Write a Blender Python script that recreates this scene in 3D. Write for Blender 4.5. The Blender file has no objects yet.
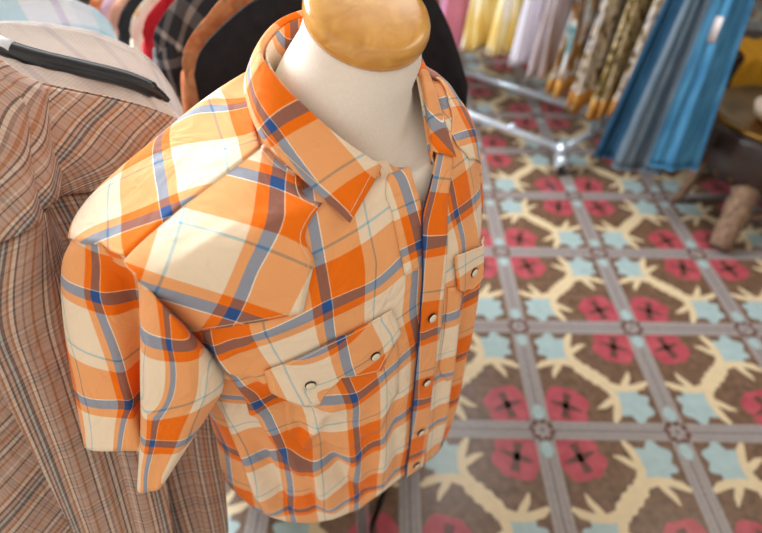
import bpy, math, random
import numpy as np
from mathutils import Vector
random.seed(7)
SC = bpy.context.scene
COL = SC.collection
# ---------------------------------------------------------------- camera
cam = bpy.data.cameras.new('camera'); camo = bpy.data.objects.new('camera', cam); COL.objects.link(camo)
camo.location = (0, 0, 1.65); camo.rotation_euler = (math.radians(90 - 43.4), 0, 0)
cam.sensor_width = 36; cam.lens = 24.0; cam.clip_start = .02
cam.dof.use_dof = True; cam.dof.focus_distance = .52; cam.dof.aperture_fstop = 3.1
SC.camera = camo
# ---------------------------------------------------------------- light
W = bpy.data.worlds.new('world'); SC.world = W; W.use_nodes = True
W.node_tree.nodes['Background'].inputs[0].default_value = (.93, .96, 1.0, 1)
W.node_tree.nodes['Background'].inputs[1].default_value = .36
def area(name, loc, target, sx, sy, power, col):
    l = bpy.data.lights.new(name, 'AREA'); l.shape = 'RECTANGLE'; l.size = sx; l.size_y = sy; l.energy = power; l.color = col
    o = bpy.data.objects.new(name, l); COL.objects.link(o); o.location = loc
    o.rotation_euler = (Vector(target) - Vector(loc)).to_track_quat('-Z', 'Y').to_euler()
    return o
area('window_light', (-2.1, 2.1, 2.6), (-.1, .5, 1.3), 1.6, 1.2, 230, (.92, .96, 1.0))
area('floor_sheen_light', (.0, 2.5, 3.15), (.1, 1.6, 0), 2.2, 1.5, 44, (.97, .98, 1.0))  # unseen soft light, placed to lay a hazy sheen on the floor
area('front_fill_light', (.9, -.2, 3.1), (.0, .5, 1.2), 1.4, .9, 4, (1.0, .95, .90))  # added warm fill, since the closed room leaves the front dark
area('warm_right_light', (2.4, 1.0, 3.1), (.2, .7, 1.0), 1.6, 1.2, 24, (1.0, .88, .74))  # unseen warm light from the right, raised to spare the lower front
VS = SC.view_settings
SC.display_settings.display_device = 'sRGB'
VS.view_transform = 'Standard'; VS.look = 'None'; VS.gamma = 1; VS.use_curve_mapping = False; VS.exposure = -0.1
# ---------------------------------------------------------------- body shape
PI = math.pi
def lerp(a, b, t): return a + (b - a) * t
def clamp(x, a=0.0, b=1.0): return a if x < a else b if x > b else x
def smooth(x, a, b):
    t = clamp((x - a) / (b - a)); return t * t * (3 - 2 * t)
def hermite(xs, ys, x):
    n = len(xs)
    if x <= xs[0]: return ys[0]
    if x >= xs[-1]: return ys[-1]
    i = 0
    while x > xs[i + 1]: i += 1
    def m(k):
        if k == 0: return (ys[1] - ys[0]) / (xs[1] - xs[0])
        if k == n - 1: return (ys[-1] - ys[-2]) / (xs[-1] - xs[-2])
        a = (ys[k] - ys[k - 1]) / (xs[k] - xs[k - 1]); b = (ys[k + 1] - ys[k]) / (xs[k + 1] - xs[k])
        if a * b <= 0: return 0.0
        return 2 * a * b / (a + b)
    h = xs[i + 1] - xs[i]; t = (x - xs[i]) / h
    return ((2*t**3 - 3*t**2 + 1) * ys[i] + (t**3 - 2*t**2 + t) * h * m(i) + (-2*t**3 + 3*t**2) * ys[i+1] + (t**3 - t**2) * h * m(i+1))
CAM_H = 1.65
O = (-0.045, 0.485)          # floor point under the mannequin
YAW = math.atan2(.574, .818)
LX, LY = math.cos(YAW), math.sin(YAW)
def loc2w(x, y, z):          # x to the mannequin's left, y forward, z up
    return (O[0] + x * LX + y * LY, O[1] + x * LY - y * LX, z)
#        s     d     wR    wL    bf    bb    cy    n    sag
PROF = [(0.00, .236, .084, .078, .078, .074, -.012, 2.0, .000, .024),
        (0.05, .241, .112, .092, .086, .092, -.010, 2.1, .004, .022),
        (0.12, .247, .164, .112, .094, .106, -.006, 2.2, .012, .018),
        (0.20, .256, .230, .132, .102, .110, -.003, 2.3, .022, .010),
        (0.27, .276, .272, .146, .112, .110, .000, 2.4, .020, .003),
        (0.34, .310, .244, .152, .124, .110, .004, 2.4, .014, .000),
        (0.42, .360, .228, .154, .134, .112, .008, 2.4, .006, .000),
        (0.55, .450, .222, .156, .142, .114, .010, 2.3, .000, .000),
        (0.72, .580, .222, .156, .146, .112, .010, 2.2, .000, .000),
        (0.88, .705, .232, .152, .150, .112, .010, 2.2, .000, .000),
        (1.00, .798, .240, .148, .150, .112, .010, 2.2, .000, .000)]
_S = [p[0] for p in PROF]
def prof(k, s): return hermite(_S, [p[k] for p in PROF], s)
RIDGES = []                  # cloth folds: (theta0, s0, theta1, s1, width, amplitude)
def fold(th, s):
    w = 0.0
    for a0, b0, a1, b1, wd, am in RIDGES:
        px, py = th * .2, s * .62; ax, ay, bx, by = a0 * .2, b0 * .62, a1 * .2, b1 * .62
        dx, dy = bx - ax, by - ay
        t = ((px - ax) * dx + (py - ay) * dy) / (dx * dx + dy * dy)
        tc = clamp(t)
        q = ((px - ax - dx * tc) ** 2 + (py - ay - dy * tc) ** 2) / (wd * wd)
        if q < 9: w += am * math.exp(-q) * (math.sin(PI * clamp(t * .96 + .02)) ** .5)
    return w
def S(th, s, off=0.0, folds=True):
    """shirt surface: th 0 = centre front, pi/2 = wearer's left, s 0 = neckline, 1 = hem"""
    d = prof(1, s); wR = prof(2, s); wL = prof(3, s); bf = prof(4, s); bb = prof(5, s); cy = prof(6, s); n = prof(7, s); sag = prof(8, s)
    sn, cs = math.sin(th), math.cos(th)
    x = (wL if sn > 0 else wR) * math.copysign(abs(sn) ** (2 / n), sn)
    x += prof(9, s)
    b = bf if cs > 0 else bb
    y = cy + b * math.copysign(abs(cs) ** (2 / n), cs)
    k = math.exp(-(s / .16) ** 2)
    z = d + sag * sn * sn - .012 * max(-cs, 0) * math.exp(-((s - .14) / .08) ** 2) * (2 - abs(sn)) + (.036 * max(cs, 0) ** 3 - .006 * max(-cs, 0)) * k + .010 * (1 - abs(sn)) * smooth(s, 0, .3) * (1 - smooth(s, .3, .5))
    if sn > 0: z -= .020 * sn * sn * smooth(s, 0, .10) * (1 - smooth(s, .24, .40))
    if s > .80:              # shirt tails: the hem rises to the side seams
        q = smooth(s, .80, 1.0)
        z -= q * (.065 * abs(sn) ** 6.0 + .035 * math.exp(-(th / .30) ** 2))
    r = off + (fold(th, s) if folds else 0.0)
    if r:
        up = 1 - smooth(s, .12, .36)
        nx, ny = sn * (1 - up * .8), cs * (1 - up * .8)
        z -= r * up * .9
        x += nx * r; y += ny * r
    return loc2w(x, y, CAM_H - z)
UVC = {
 'front_right': [(-0.1629, 0.2982, 1.2612, 0.0525, 0.0525), (-0.0499, 0.3154, 1.3002, 1.0525, 0.0525), (0.0304, 0.373, 1.3183, 2.0225, 0.0525), (-0.1281, 0.2829, 1.1856, 0.0525, -0.9475), (-0.0294, 0.3137, 1.1455, 1.0525, -0.9475), (0.0408, 0.3563, 1.1891, 2.0325, -0.9475), (-0.1131, 0.2777, 1.0987, 0.0525, -1.9475), (-0.0284, 0.3064, 1.0202, 1.0525, -1.9475), (-0.1304, 0.2911, 0.8986, 0.0525, -2.9475), (-0.0347, 0.3047, 0.9032, 1.0525, -2.9475), (0.0356, 0.344, 0.9176, 2.0325, -2.9475), (0.0387, 0.3505, 1.0675, 2.0325, -1.9475), (-0.0888, 0.2867, 1.0287, 0.4025, -1.9475), (-0.2047, 0.3228, 1.0148, -0.9475, -1.9475), (-0.1047, 0.2958, 1.2837, 0.5525, 0.0525), (0.0187, 0.3471, 1.2496, 1.9025, -0.4475), (-0.0038, 0.3513, 1.3237, 1.5525, 0.2525)],
 'placket': [(0.0505, 0.4097, 1.3649, 2.0525, 0.4525), (0.0418, 0.3864, 1.3401, 2.0525, 0.1525), (0.0413, 0.376, 1.3208, 2.0525, 0.0525), (0.0406, 0.3602, 1.2614, 2.0525, -0.5475), (0.0493, 0.361, 1.24, 2.2525, -0.6975), (0.049, 0.3572, 1.2041, 2.2025, -0.9475), (0.0529, 0.3549, 1.0722, 2.2025, -1.9475), (0.0417, 0.3475, 1.0843, 2.0325, -1.9475), (0.0448, 0.3443, 0.9454, 2.2025, -2.9475), (0.0584, 0.3642, 1.2043, 2.3525, -0.9475)],
 'front_left': [(0.077, 0.4158, 1.3309, 3.0525, 0.0525), (0.0873, 0.4124, 1.2989, 3.0525, -0.2975), (0.0646, 0.4344, 1.3752, 3.0525, 0.6025), (0.0507, 0.3899, 1.3271, 2.5525, 0.0525), (0.0691, 0.3774, 1.2113, 2.5025, -0.9475), (0.0865, 0.3826, 1.1668, 2.7525, -1.2475), (0.0649, 0.3693, 1.1003, 2.4525, -1.9475), (0.0753, 0.381, 1.2088, 2.6525, -0.9475)],
 'yoke_right': [(-0.0921, 0.3784, 1.3952, 1.0525, 0.0525), (-0.1294, 0.2947, 1.3154, 1.0525, 1.0525), (-0.1689, 0.3369, 1.382, 0.5425, 0.5425), (-0.0534, 0.3601, 1.3835, 1.3325, 0.0725), (-0.1771, 0.292, 1.3611, 0.5425, 0.9525), (-0.0964, 0.3116, 1.3489, 1.1725, 0.6725), (-0.0761, 0.3401, 1.3772, 1.1525, 0.3525)],
 'back_yoke': [(-0.1837, 0.3512, 1.3838, 0.0525, 0.0525), (-0.2033, 0.3889, 1.3871, 0.0525, -0.1975), (-0.2283, 0.3359, 1.373, 0.5025, 0.0525), (-0.1585, 0.367, 1.3903, -0.2775, 0.0525), (-0.1601, 0.4539, 1.4082, -0.4575, -0.6975), (-0.139, 0.4104, 1.4032, -0.4575, -0.3975)],
 'flap_right': [(-0.0391, 0.3127, 1.2597, 1.0525, 0.0525), (-0.0351, 0.3092, 1.2133, 1.0525, -0.3675), (-0.0944, 0.2927, 1.24, 0.5425, -0.0675), (-0.0877, 0.2899, 1.2025, 0.5425, -0.3475), (0.0, 0.3319, 1.2611, 1.5425, -0.1675), (-0.0738, 0.2978, 1.2477, 0.7525, 0.0725), (0.0104, 0.3347, 1.2356, 1.5425, -0.3675)],
 'collar': [(-0.0963, 0.4069, 1.4332, 0.0525, 0.0525), (-0.0684, 0.4189, 1.445, 0.0525, 0.3825), (-0.0561, 0.3698, 1.3926, -0.4875, 0.0525), (-0.0316, 0.3551, 1.3764, -0.7875, 0.0725), (-0.0553, 0.3736, 1.3963, -0.4575, 0.1025), (-0.0182, 0.4056, 1.405, -0.4575, 0.4725), (-0.0465, 0.3658, 1.388, -0.5675, 0.0725), (-0.0163, 0.3936, 1.3958, -0.5675, 0.4325), (-0.117, 0.4427, 1.4525, 0.3825, 0.0525), (-0.0797, 0.3906, 1.4151, -0.1975, 0.0525), (-0.0969, 0.4342, 1.4635, 0.2725, 0.3825), (-0.1092, 0.4526, 1.472, 0.4725, 0.3025)],
 'sleeve': [(-0.2466, 0.3178, 1.3084, 0.1925, 0.0525), (-0.2377, 0.3297, 1.2984, 0.3825, 0.0525), (-0.2063, 0.2744, 1.2965, 0.5025, 0.0025), (-0.2167, 0.2526, 1.2438, 0.5325, -0.3975), (-0.2314, 0.3248, 1.3622, 0.2525, 0.5025), (-0.2541, 0.2715, 1.2061, 0.0025, -0.9475), (-0.2602, 0.3156, 1.3135, 0.0525, 0.0525), (-0.2503, 0.2715, 1.2026, 0.0525, -0.9475), (-0.2879, 0.3251, 1.318, -0.3275, 0.0525), (-0.2964, 0.3082, 1.2758, -0.4375, -0.3675), (-0.2913, 0.2768, 1.2175, -0.4375, -0.8475), (-0.1831, 0.2709, 1.301, 1.0525, 0.0525), (-0.2143, 0.2319, 1.2035, 1.0525, -0.9475), (-0.1849, 0.2594, 1.1774, 1.5725, -0.9475), (-0.1663, 0.2633, 1.2335, 1.5425, -0.4475), (-0.2162, 0.2465, 1.2334, 0.9025, -0.4475), (-0.2103, 0.2189, 1.1582, 1.5525, -1.3975), (-0.2834, 0.2469, 1.16, -0.2975, -1.3975), (-0.2322, 0.211, 1.1607, 0.9025, -1.3475)],
}
# ---------------------------------------------------------------- materials
def lin(c):
    return tuple(((v / 255) / 12.92 if v <= 10 else (((v / 255) + .055) / 1.055) ** 2.4) for v in c) + (1,)
def base_mat(name, rough=.8, spec=.3, metal=0.0, coat=0.0, sheen=0.0):
    m = bpy.data.materials.new(name); m.use_nodes = True
    b = m.node_tree.nodes['Principled BSDF']
    b.inputs['Roughness'].default_value = rough; b.inputs['Specular IOR Level'].default_value = spec
    b.inputs['Metallic'].default_value = metal; b.inputs['Coat Weight'].default_value = coat
    if sheen:
        b.inputs['Sheen Weight'].default_value = sheen; b.inputs['Sheen Roughness'].default_value = .4
    return m, m.node_tree.nodes, m.node_tree.links, b
def ramp(N, stops, interp='CONSTANT'):
    r = N.new('ShaderNodeValToRGB'); cr = r.color_ramp; cr.interpolation = interp
    while len(cr.elements) > 1: cr.elements.remove(cr.elements[-1])
    for i, (p, c) in enumerate(stops):
        e = cr.elements[0] if i == 0 else cr.elements.new(p)
        e.position = p; e.color = c
    return r
def solid(name, col, rough=.6, spec=.4, metal=0.0, coat=0.0, var=.12, scale=40, bump=.0, sheen=0.0):
    m, N, L, b = base_mat(name, rough, spec, metal, coat, sheen)
    c = lin(col)
    n = N.new('ShaderNodeTexNoise'); n.inputs['Scale'].default_value = scale; n.inputs['Detail'].default_value = 4
    tc = N.new('ShaderNodeTexCoord'); L.new(tc.outputs['Object'], n.inputs['Vector'])
    r = ramp(N, [(.3, tuple(v * (1 - var) for v in c[:3]) + (1,)), (.7, tuple(min(1, v * (1 + var)) for v in c[:3]) + (1,))], 'LINEAR')
    L.new(n.outputs['Fac'], r.inputs[0]); L.new(r.outputs[0], b.inputs['Base Color'])
    if bump:
        bp = N.new('ShaderNodeBump'); bp.inputs['Strength'].default_value = bump; bp.inputs['Distance'].default_value = .002
        L.new(n.outputs['Fac'], bp.inputs['Height']); L.new(bp.outputs[0], b.inputs['Normal'])
    return m
def mottled(name, stops, scale, rough=.85, spec=.2, stretch=(1, 1, 1), detail=3, kind='noise', sheen=0.0):
    m, N, L, b = base_mat(name, rough, spec, sheen=sheen)
    tc = N.new('ShaderNodeTexCoord'); mp = N.new('ShaderNodeMapping'); mp.inputs['Scale'].default_value = stretch
    L.new(tc.outputs['Object'], mp.inputs['Vector'])
    if kind == 'noise':
        n = N.new('ShaderNodeTexNoise'); n.inputs['Detail'].default_value = detail; out = 'Fac'
    else:
        n = N.new('ShaderNodeTexVoronoi'); out = 'Color'
    n.inputs['Scale'].default_value = scale
    L.new(mp.outputs[0], n.inputs['Vector'])
    r = ramp(N, [(p, lin(c)) for p, c in stops], 'LINEAR' if kind == 'noise' else 'CONSTANT')
    L.new(n.outputs[out], r.inputs[0]); L.new(r.outputs[0], b.inputs['Base Color'])
    return m
def woven(name, wu, wv, pu=1.0, pv=1.0, thread=230, geo=.5, rough=.85, sheen=.15, bump=.25, wob=0.0):
    """two-way striped cloth: stripe lists wu (across) and wv (along), woven together; UV counts pattern repeats"""
    m, N, L, b = base_mat(name, rough, .15, sheen=sheen)
    uv = N.new('ShaderNodeUVMap'); uv.uv_map = 'weave'
    sep = N.new('ShaderNodeSeparateXYZ')
    if wob:
        nz = N.new('ShaderNodeTexNoise'); nz.inputs['Scale'].default_value = 4; nz.inputs['Detail'].default_value = 2
        L.new(uv.outputs[0], nz.inputs['Vector'])
        ma = N.new('ShaderNodeVectorMath'); ma.operation = 'MULTIPLY_ADD'; ma.inputs[1].default_value = (wob, wob, 0)
        L.new(nz.outputs['Color'], ma.inputs[0]); L.new(uv.outputs[0], ma.inputs[2]); L.new(ma.outputs[0], sep.inputs[0])
    else:
        L.new(uv.outputs[0], sep.inputs[0])
    outs = []
    for k, (st, pp) in enumerate(((wu, pu), (wv, pv))):
        mu = N.new('ShaderNodeMath'); mu.operation = 'MULTIPLY'; mu.inputs[1].default_value = 1 / pp
        fr = N.new('ShaderNodeMath'); fr.operation = 'FRACT'
        L.new(sep.outputs[k], mu.inputs[0]); L.new(mu.outputs[0], fr.inputs[0])
        r = ramp(N, [(p, lin(c)) for p, c in st]); L.new(fr.outputs[0], r.inputs[0]); outs.append(r)
    avg = N.new('ShaderNodeMix'); avg.data_type = 'RGBA'; avg.inputs[0].default_value = .5
    L.new(outs[0].outputs[0], avg.inputs[6]); L.new(outs[1].outputs[0], avg.inputs[7])
    mul = N.new('ShaderNodeVectorMath'); mul.operation = 'MULTIPLY'
    L.new(outs[0].outputs[0], mul.inputs[0]); L.new(outs[1].outputs[0], mul.inputs[1])
    sp = N.new('ShaderNodeSeparateXYZ'); L.new(mul.outputs[0], sp.inputs[0]); cb = N.new('ShaderNodeCombineXYZ')
    for k in range(3):
        q = N.new('ShaderNodeMath'); q.operation = 'SQRT'; L.new(sp.outputs[k], q.inputs[0]); L.new(q.outputs[0], cb.inputs[k])
    g = N.new('ShaderNodeMix'); g.data_type = 'RGBA'; g.inputs[0].default_value = geo
    L.new(avg.outputs[2], g.inputs[6]); L.new(cb.outputs[0], g.inputs[7])
    # fine thread texture
    wv_ = []
    for dr in ('X', 'Y'):
        w = N.new('ShaderNodeTexWave'); w.bands_direction = dr; w.inputs['Scale'].default_value = thread / 6.28; w.inputs['Distortion'].default_value = .6
        L.new(uv.outputs[0], w.inputs['Vector']); wv_.append(w)
    th = N.new('ShaderNodeMath'); th.operation = 'ADD'; L.new(wv_[0].outputs['Fac'], th.inputs[0]); L.new(wv_[1].outputs['Fac'], th.inputs[1])
    nn = N.new('ShaderNodeTexNoise'); nn.inputs['Scale'].default_value = 60; nn.inputs['Detail'].default_value = 6
    L.new(uv.outputs[0], nn.inputs['Vector'])
    ad = N.new('ShaderNodeMath'); ad.operation = 'ADD'; L.new(th.outputs[0], ad.inputs[0]); L.new(nn.outputs['Fac'], ad.inputs[1])
    mr = N.new('ShaderNodeMapRange'); mr.inputs[1].default_value = .5; mr.inputs[2].default_value = 2.5; mr.inputs[3].default_value = .90; mr.inputs[4].default_value = 1.08
    L.new(ad.outputs[0], mr.inputs[0])
    fm = N.new('ShaderNodeVectorMath'); fm.operation = 'SCALE'; L.new(g.outputs[2], fm.inputs[0]); L.new(mr.outputs[0], fm.inputs['Scale'])
    L.new(fm.outputs[0], b.inputs['Base Color'])
    bp = N.new('ShaderNodeBump'); bp.inputs['Strength'].default_value = bump; bp.inputs['Distance'].default_value = .0004
    L.new(ad.outputs[0], bp.inputs['Height'])
    cn = N.new('ShaderNodeTexNoise'); cn.inputs['Scale'].default_value = 2.6; cn.inputs['Detail'].default_value = 2.5; cn.inputs['Distortion'].default_value = 1.2
    L.new(uv.outputs[0], cn.inputs['Vector'])
    b2 = N.new('ShaderNodeBump'); b2.inputs['Strength'].default_value = .5; b2.inputs['Distance'].default_value = .010
    L.new(cn.outputs['Fac'], b2.inputs['Height']); L.new(bp.outputs[0], b2.inputs['Normal']); L.new(b2.outputs[0], b.inputs['Normal'])
    return m
CR, OR, BL, LB, WH = (238, 216, 188), (238, 114, 16), (46, 82, 140), (120, 176, 200), (252, 248, 240)
PL = [(.0, OR), (.008, BL), (.098, WH), (.106, OR), (.43, CR), (.535, LB), (.553, CR), (.93, OR)]
M_PLAID = woven('orange_plaid_cotton', PL, PL)
def fine(seed, n, pal, period_marks=()):
    r = random.Random(seed); st = []; x = 0.0; i = 0
    ws = [r.uniform(.4, 1.6) for _ in range(n)]; t = sum(ws)
    for w in ws:
        st.append((x, pal[r.randrange(len(pal))] if not period_marks or i not in period_marks else period_marks[i])); x += w / t; i += 1
    return st
BR1, BR2, BR3, BR4, BR5 = (176, 146, 130), (124, 98, 88), (62, 48, 46), (150, 86, 46), (212, 196, 180)
def brown_stripes():
    st = [(0, BR1), (.03, BR4), (.055, BR1), (.085, BR3), (.10, BR5), (.13, BR3), (.15, BR1), (.18, BR4), (.20, BR1), (.26, BR5), (.28, BR1), (.31, BR3), (.325, BR1), (.42, BR4), (.445, BR5),
          (.475, BR3), (.50, BR1), (.525, BR3), (.545, (150, 172, 178)), (.57, BR3), (.60, BR1), (.63, BR4), (.655, BR5), (.69, BR3), (.71, BR1), (.76, BR2), (.78, BR1), (.83, BR4), (.85, BR1), (.92, BR3), (.94, BR5), (.97, BR2)]
    return st
BS = brown_stripes()
M_BROWN = woven('brown_plaid_cotton', BS, [(p, tuple(int(v * .35 + w * .65) for v, w in zip(c, BR1))) for p, c in BS], pu=1, pv=1, thread=260, geo=.6)
M_PALE = woven('pale_striped_cotton', [(0, (226, 216, 210)), (.46, (196, 186, 190)), (.54, (226, 216, 210)), (.9, (206, 196, 196))], [(0, (226, 218, 214))], thread=120)
M_SKY = woven('sky_check_cotton', [(0, (206, 216, 228)), (.2, (150, 196, 212)), (.5, (214, 216, 226)), (.8, (190, 176, 204)), (.88, (220, 224, 232))],
              [(0, (214, 220, 230)), (.3, (160, 200, 214)), (.5, (222, 222, 230)), (.8, (196, 186, 210)), (.9, (228, 230, 236))], thread=120)
M_GREY = woven('charcoal_check_flannel', [(0, (34, 36, 42)), (.3, (120, 118, 116)), (.4, (36, 38, 44)), (.5, (170, 164, 158)), (.56, (44, 46, 50)), (.8, (110, 108, 108))],
               [(0, (40, 42, 48)), (.25, (150, 146, 140)), (.36, (44, 46, 50)), (.6, (30, 32, 38)), (.85, (130, 126, 122))], thread=120)
M_NECK = solid('cream_jersey', (236, 226, 214), .75, .25, var=.03, scale=400, bump=.15, sheen=.2)
def wood(name, c1, c2, scale, rough, coat, stretch=(1, 1, 8), dist=6):
    m, N, L, b = base_mat(name, rough, .5, coat=coat); b.inputs['Coat Roughness'].default_value = .12
    tc = N.new('ShaderNodeTexCoord'); mp = N.new('ShaderNodeMapping'); mp.inputs['Scale'].default_value = stretch
    L.new(tc.outputs['Object'], mp.inputs['Vector'])
    w = N.new('ShaderNodeTexNoise'); w.inputs['Scale'].default_value = scale; w.inputs['Distortion'].default_value = dist * .2; w.inputs['Detail'].default_value = 6
    L.new(mp.outputs[0], w.inputs['Vector'])
    r = ramp(N, [(.3, lin(c1)), (.75, lin(c2))], 'LINEAR'); L.new(w.outputs['Fac'], r.inputs[0]); L.new(r.outputs[0], b.inputs['Base Color'])
    return m
M_CAP = wood('honey_maple', (190, 130, 52), (222, 168, 86), 6, .24, .3, (7, 2.5, 14))
M_LOG = wood('weathered_log', (74, 54, 42), (158, 126, 100), 14, .8, 0, (4, 4, 1))
M_CHROME = solid('chrome', (226, 234, 244), .24, .5, 1.0, var=.03)
M_RAIL = solid('chrome_bright_base', (216, 230, 244), .28, .5, .55, var=.03)  # bright reflections are put into a pale, less metallic base colour
M_STEEL = solid('dark_steel', (70, 66, 62), .3, .5, 1.0, var=.05)
M_PEARL = solid('pearl', (222, 208, 184), .18, .6, coat=.6, var=.05, scale=300)
M_BLACK = solid('black_cloth', (30, 29, 32), .75, .2, var=.25, scale=60, bump=.2, sheen=.0)
M_RUBBER = solid('black_plastic', (24, 26, 30), .3, .5)
M_STITCH = solid('cream_thread', (232, 200, 160), .8, .2)
M_LEATHER = mottled('dark_leather', [(.3, (30, 24, 24)), (.7, (62, 48, 42))], 9, rough=.35, spec=.5)
M_BRASS = solid('aged_brass', (150, 116, 62), .35, .5, 1.0, var=.3, scale=8)
# ---------------------------------------------------------------- objects
def tag(o, label=None, cat=None, group=None, kind=None):
    if label: o['label'] = label
    if cat: o['category'] = cat
    if group: o['group'] = group
    if kind: o['kind'] = kind
    return o
def empty(name, loc=(0, 0, 0), label=None, cat=None, group=None):
    o = bpy.data.objects.new(name, None); o.empty_display_size = .05; COL.objects.link(o); o.location = loc
    return tag(o, label, cat, group)
WMAT = {}
def link(name, me, mats, parent=None, smooth_=True):
    o = bpy.data.objects.new(name, me); COL.objects.link(o)
    for m in (mats if isinstance(mats, (list, tuple)) else [mats]): me.materials.append(m)
    if smooth_:
        for p in me.polygons: p.use_smooth = True
    if parent:
        o.parent = parent; 
        if tuple(parent.location) != (0, 0, 0) and parent.parent is None: me.transform(__import__('mathutils').Matrix.Translation(-Vector(parent.location)))
        elif parent.parent is not None:
            r = parent
            while r.parent is not None: r = r.parent
            me.transform(__import__('mathutils').Matrix.Translation(-Vector(r.location)))
    return o
class MB:
    def __init__(s): s.v = []; s.f = []; s.uv = []; s.mi = []
    def add(s, vs, fs, uvs=None, mi=0):
        k = len(s.v); s.v += [tuple(v) for v in vs]; s.f += [tuple(i + k for i in f) for f in fs]
        s.uv += list(uvs) if uvs else [(v[0] * 8, v[2] * 8) for v in vs]; s.mi += [mi] * len(fs)
        return s
    def grid(s, rows, closed=False, uvs=None, cap0=False, cap1=False, mi=0):
        n = len(rows[0]); vs = [p for r in rows for p in r]; fs = []
        for i in range(len(rows) - 1):
            for j in range(n if closed else n - 1):
                a = i * n + j; b = i * n + (j + 1) % n
                fs.append((a, b, b + n, a + n))
        if cap0: fs.append(tuple(range(n))[::-1])
        if cap1: fs.append(tuple(range((len(rows) - 1) * n, len(rows) * n)))
        return s.add(vs, fs, [u for r in uvs for u in r] if uvs else None, mi)
    def tube(s, pts, rad, n=10, cap=True, mi=0):
        pts = [Vector(p) for p in pts]; rows = []
        up = Vector((0, 0, 1)); prev = None
        for i, p in enumerate(pts):
            t = (pts[min(i + 1, len(pts) - 1)] - pts[max(i - 1, 0)]).normalized()
            a = t.cross(up if abs(t.z) < .95 else Vector((1, 0, 0))).normalized()
            if prev is not None:
                a = (prev - t * prev.dot(t)).normalized()
            prev = a; b = t.cross(a)
            r = rad[i] if isinstance(rad, (list, tuple)) else rad
            rows.append([p + (a * math.cos(2 * PI * k / n) + b * math.sin(2 * PI * k / n)) * r for k in range(n)])
        return s.grid(rows, True, cap0=cap, cap1=cap, mi=mi)
    def lathe(s, prof, org, axis=(0, 0, 1), n=40, mi=0, cap0=True, cap1=True):
        ax = Vector(axis).normalized(); a = ax.cross(Vector((0, 1, 0)) if abs(ax.y) < .9 else Vector((1, 0, 0))).normalized(); b = ax.cross(a); org = Vector(org)
        rows = [[org + ax * h + (a * math.cos(2 * PI * k / n) + b * math.sin(2 * PI * k / n)) * max(r, 1e-5) for k in range(n)] for r, h in prof]
        return s.grid(rows, True, cap0=cap0, cap1=cap1, mi=mi)
    def box(s, c, h, ax=None, mi=0):
        X, Y, Z = ax or (Vector((1, 0, 0)), Vector((0, 1, 0)), Vector((0, 0, 1))); c = Vector(c)
        vs = [c + X * h[0] * i + Y * h[1] * j + Z * h[2] * k for i in (-1, 1) for j in (-1, 1) for k in (-1, 1)]
        return s.add(vs, [(0, 1, 3, 2), (4, 6, 7, 5), (0, 4, 5, 1), (2, 3, 7, 6), (0, 2, 6, 4), (1, 5, 7, 3)], mi=mi)
    def build(s, name, mats, parent=None, smooth_=True, bevel=0, solid_=0, recalc=True, sub=0):
        me = bpy.data.meshes.new(name); me.from_pydata([tuple(v) for v in s.v], [], s.f); me.update()
        lay = me.uv_layers.new(name='weave')
        for lp in me.loops: lay.data[lp.index].uv = s.uv[lp.vertex_index]
        o = link(name, me, mats, parent, smooth_)
        if any(s.mi):
            for p, k in zip(me.polygons, s.mi): p.material_index = k
        if recalc and not solid_:
            import bmesh
            bm = bmesh.new(); bm.from_mesh(me); bmesh.ops.recalc_face_normals(bm, faces=bm.faces); bm.to_mesh(me); bm.free()
            if smooth_:
                for p in me.polygons: p.use_smooth = True
        if bevel:
            md = o.modifiers.new('bevel', 'BEVEL'); md.width = bevel; md.segments = 3; md.limit_method = 'ANGLE'
        if solid_:
            md = o.modifiers.new('cloth', 'SOLIDIFY'); md.thickness = solid_; md.offset = 0
        if sub:
            md = o.modifiers.new('sub', 'SUBSURF'); md.levels = sub; md.render_levels = sub
        return o
def spline(pts, k):
    """Catmull-Rom resampling of a list of 3-vectors, k steps per span"""
    P = [Vector(p) for p in pts]; P = [P[0] * 2 - P[1]] + P + [P[-1] * 2 - P[-2]]; out = []
    for i in range(1, len(P) - 2):
        for j in range(k):
            t = j / k
            out.append(.5 * ((2 * P[i]) + (-P[i-1] + P[i+1]) * t + (2 * P[i-1] - 5 * P[i] + 4 * P[i+1] - P[i+2]) * t * t + (-P[i-1] + 3 * P[i] - 3 * P[i+1] + P[i+2]) * t ** 3))
    out.append(P[-2].copy()); return out
def cspline(pts, k):
    P = [Vector(p) for p in pts]; n = len(P); out = []
    for i in range(n):
        a, b, c, d = P[i - 1], P[i], P[(i + 1) % n], P[(i + 2) % n]
        for j in range(k):
            t = j / k
            out.append(.5 * ((2 * b) + (-a + c) * t + (2 * a - 5 * b + 4 * c - d) * t * t + (-a + 3 * b - 3 * c + d) * t ** 3))
    return out
def tps(ctrl, lam=1e-4):
    """smooth map from 3-D points to pattern coordinates through the given samples"""
    A = np.array(ctrl, float); X = A[:, :3]; Y = A[:, 3:]; n = len(X); c = X.mean(0)
    K = np.linalg.norm(X[:, None] - X[None], axis=2) - np.eye(n) * lam
    Pm = np.hstack([np.ones((n, 1)), X - c])
    M = np.block([[K, Pm], [Pm.T, -np.diag([0, 1e-4, 1e-4, 1e-4])]])
    w = np.linalg.lstsq(M, np.vstack([Y, np.zeros((4, Y.shape[1]))]), rcond=None)[0]
    def f(p):
        p = np.asarray(tuple(p)); k = np.linalg.norm(X - p, axis=1)
        return tuple(k @ w[:n] + np.concatenate([[1], p - c]) @ w[n:])
    return f
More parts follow.
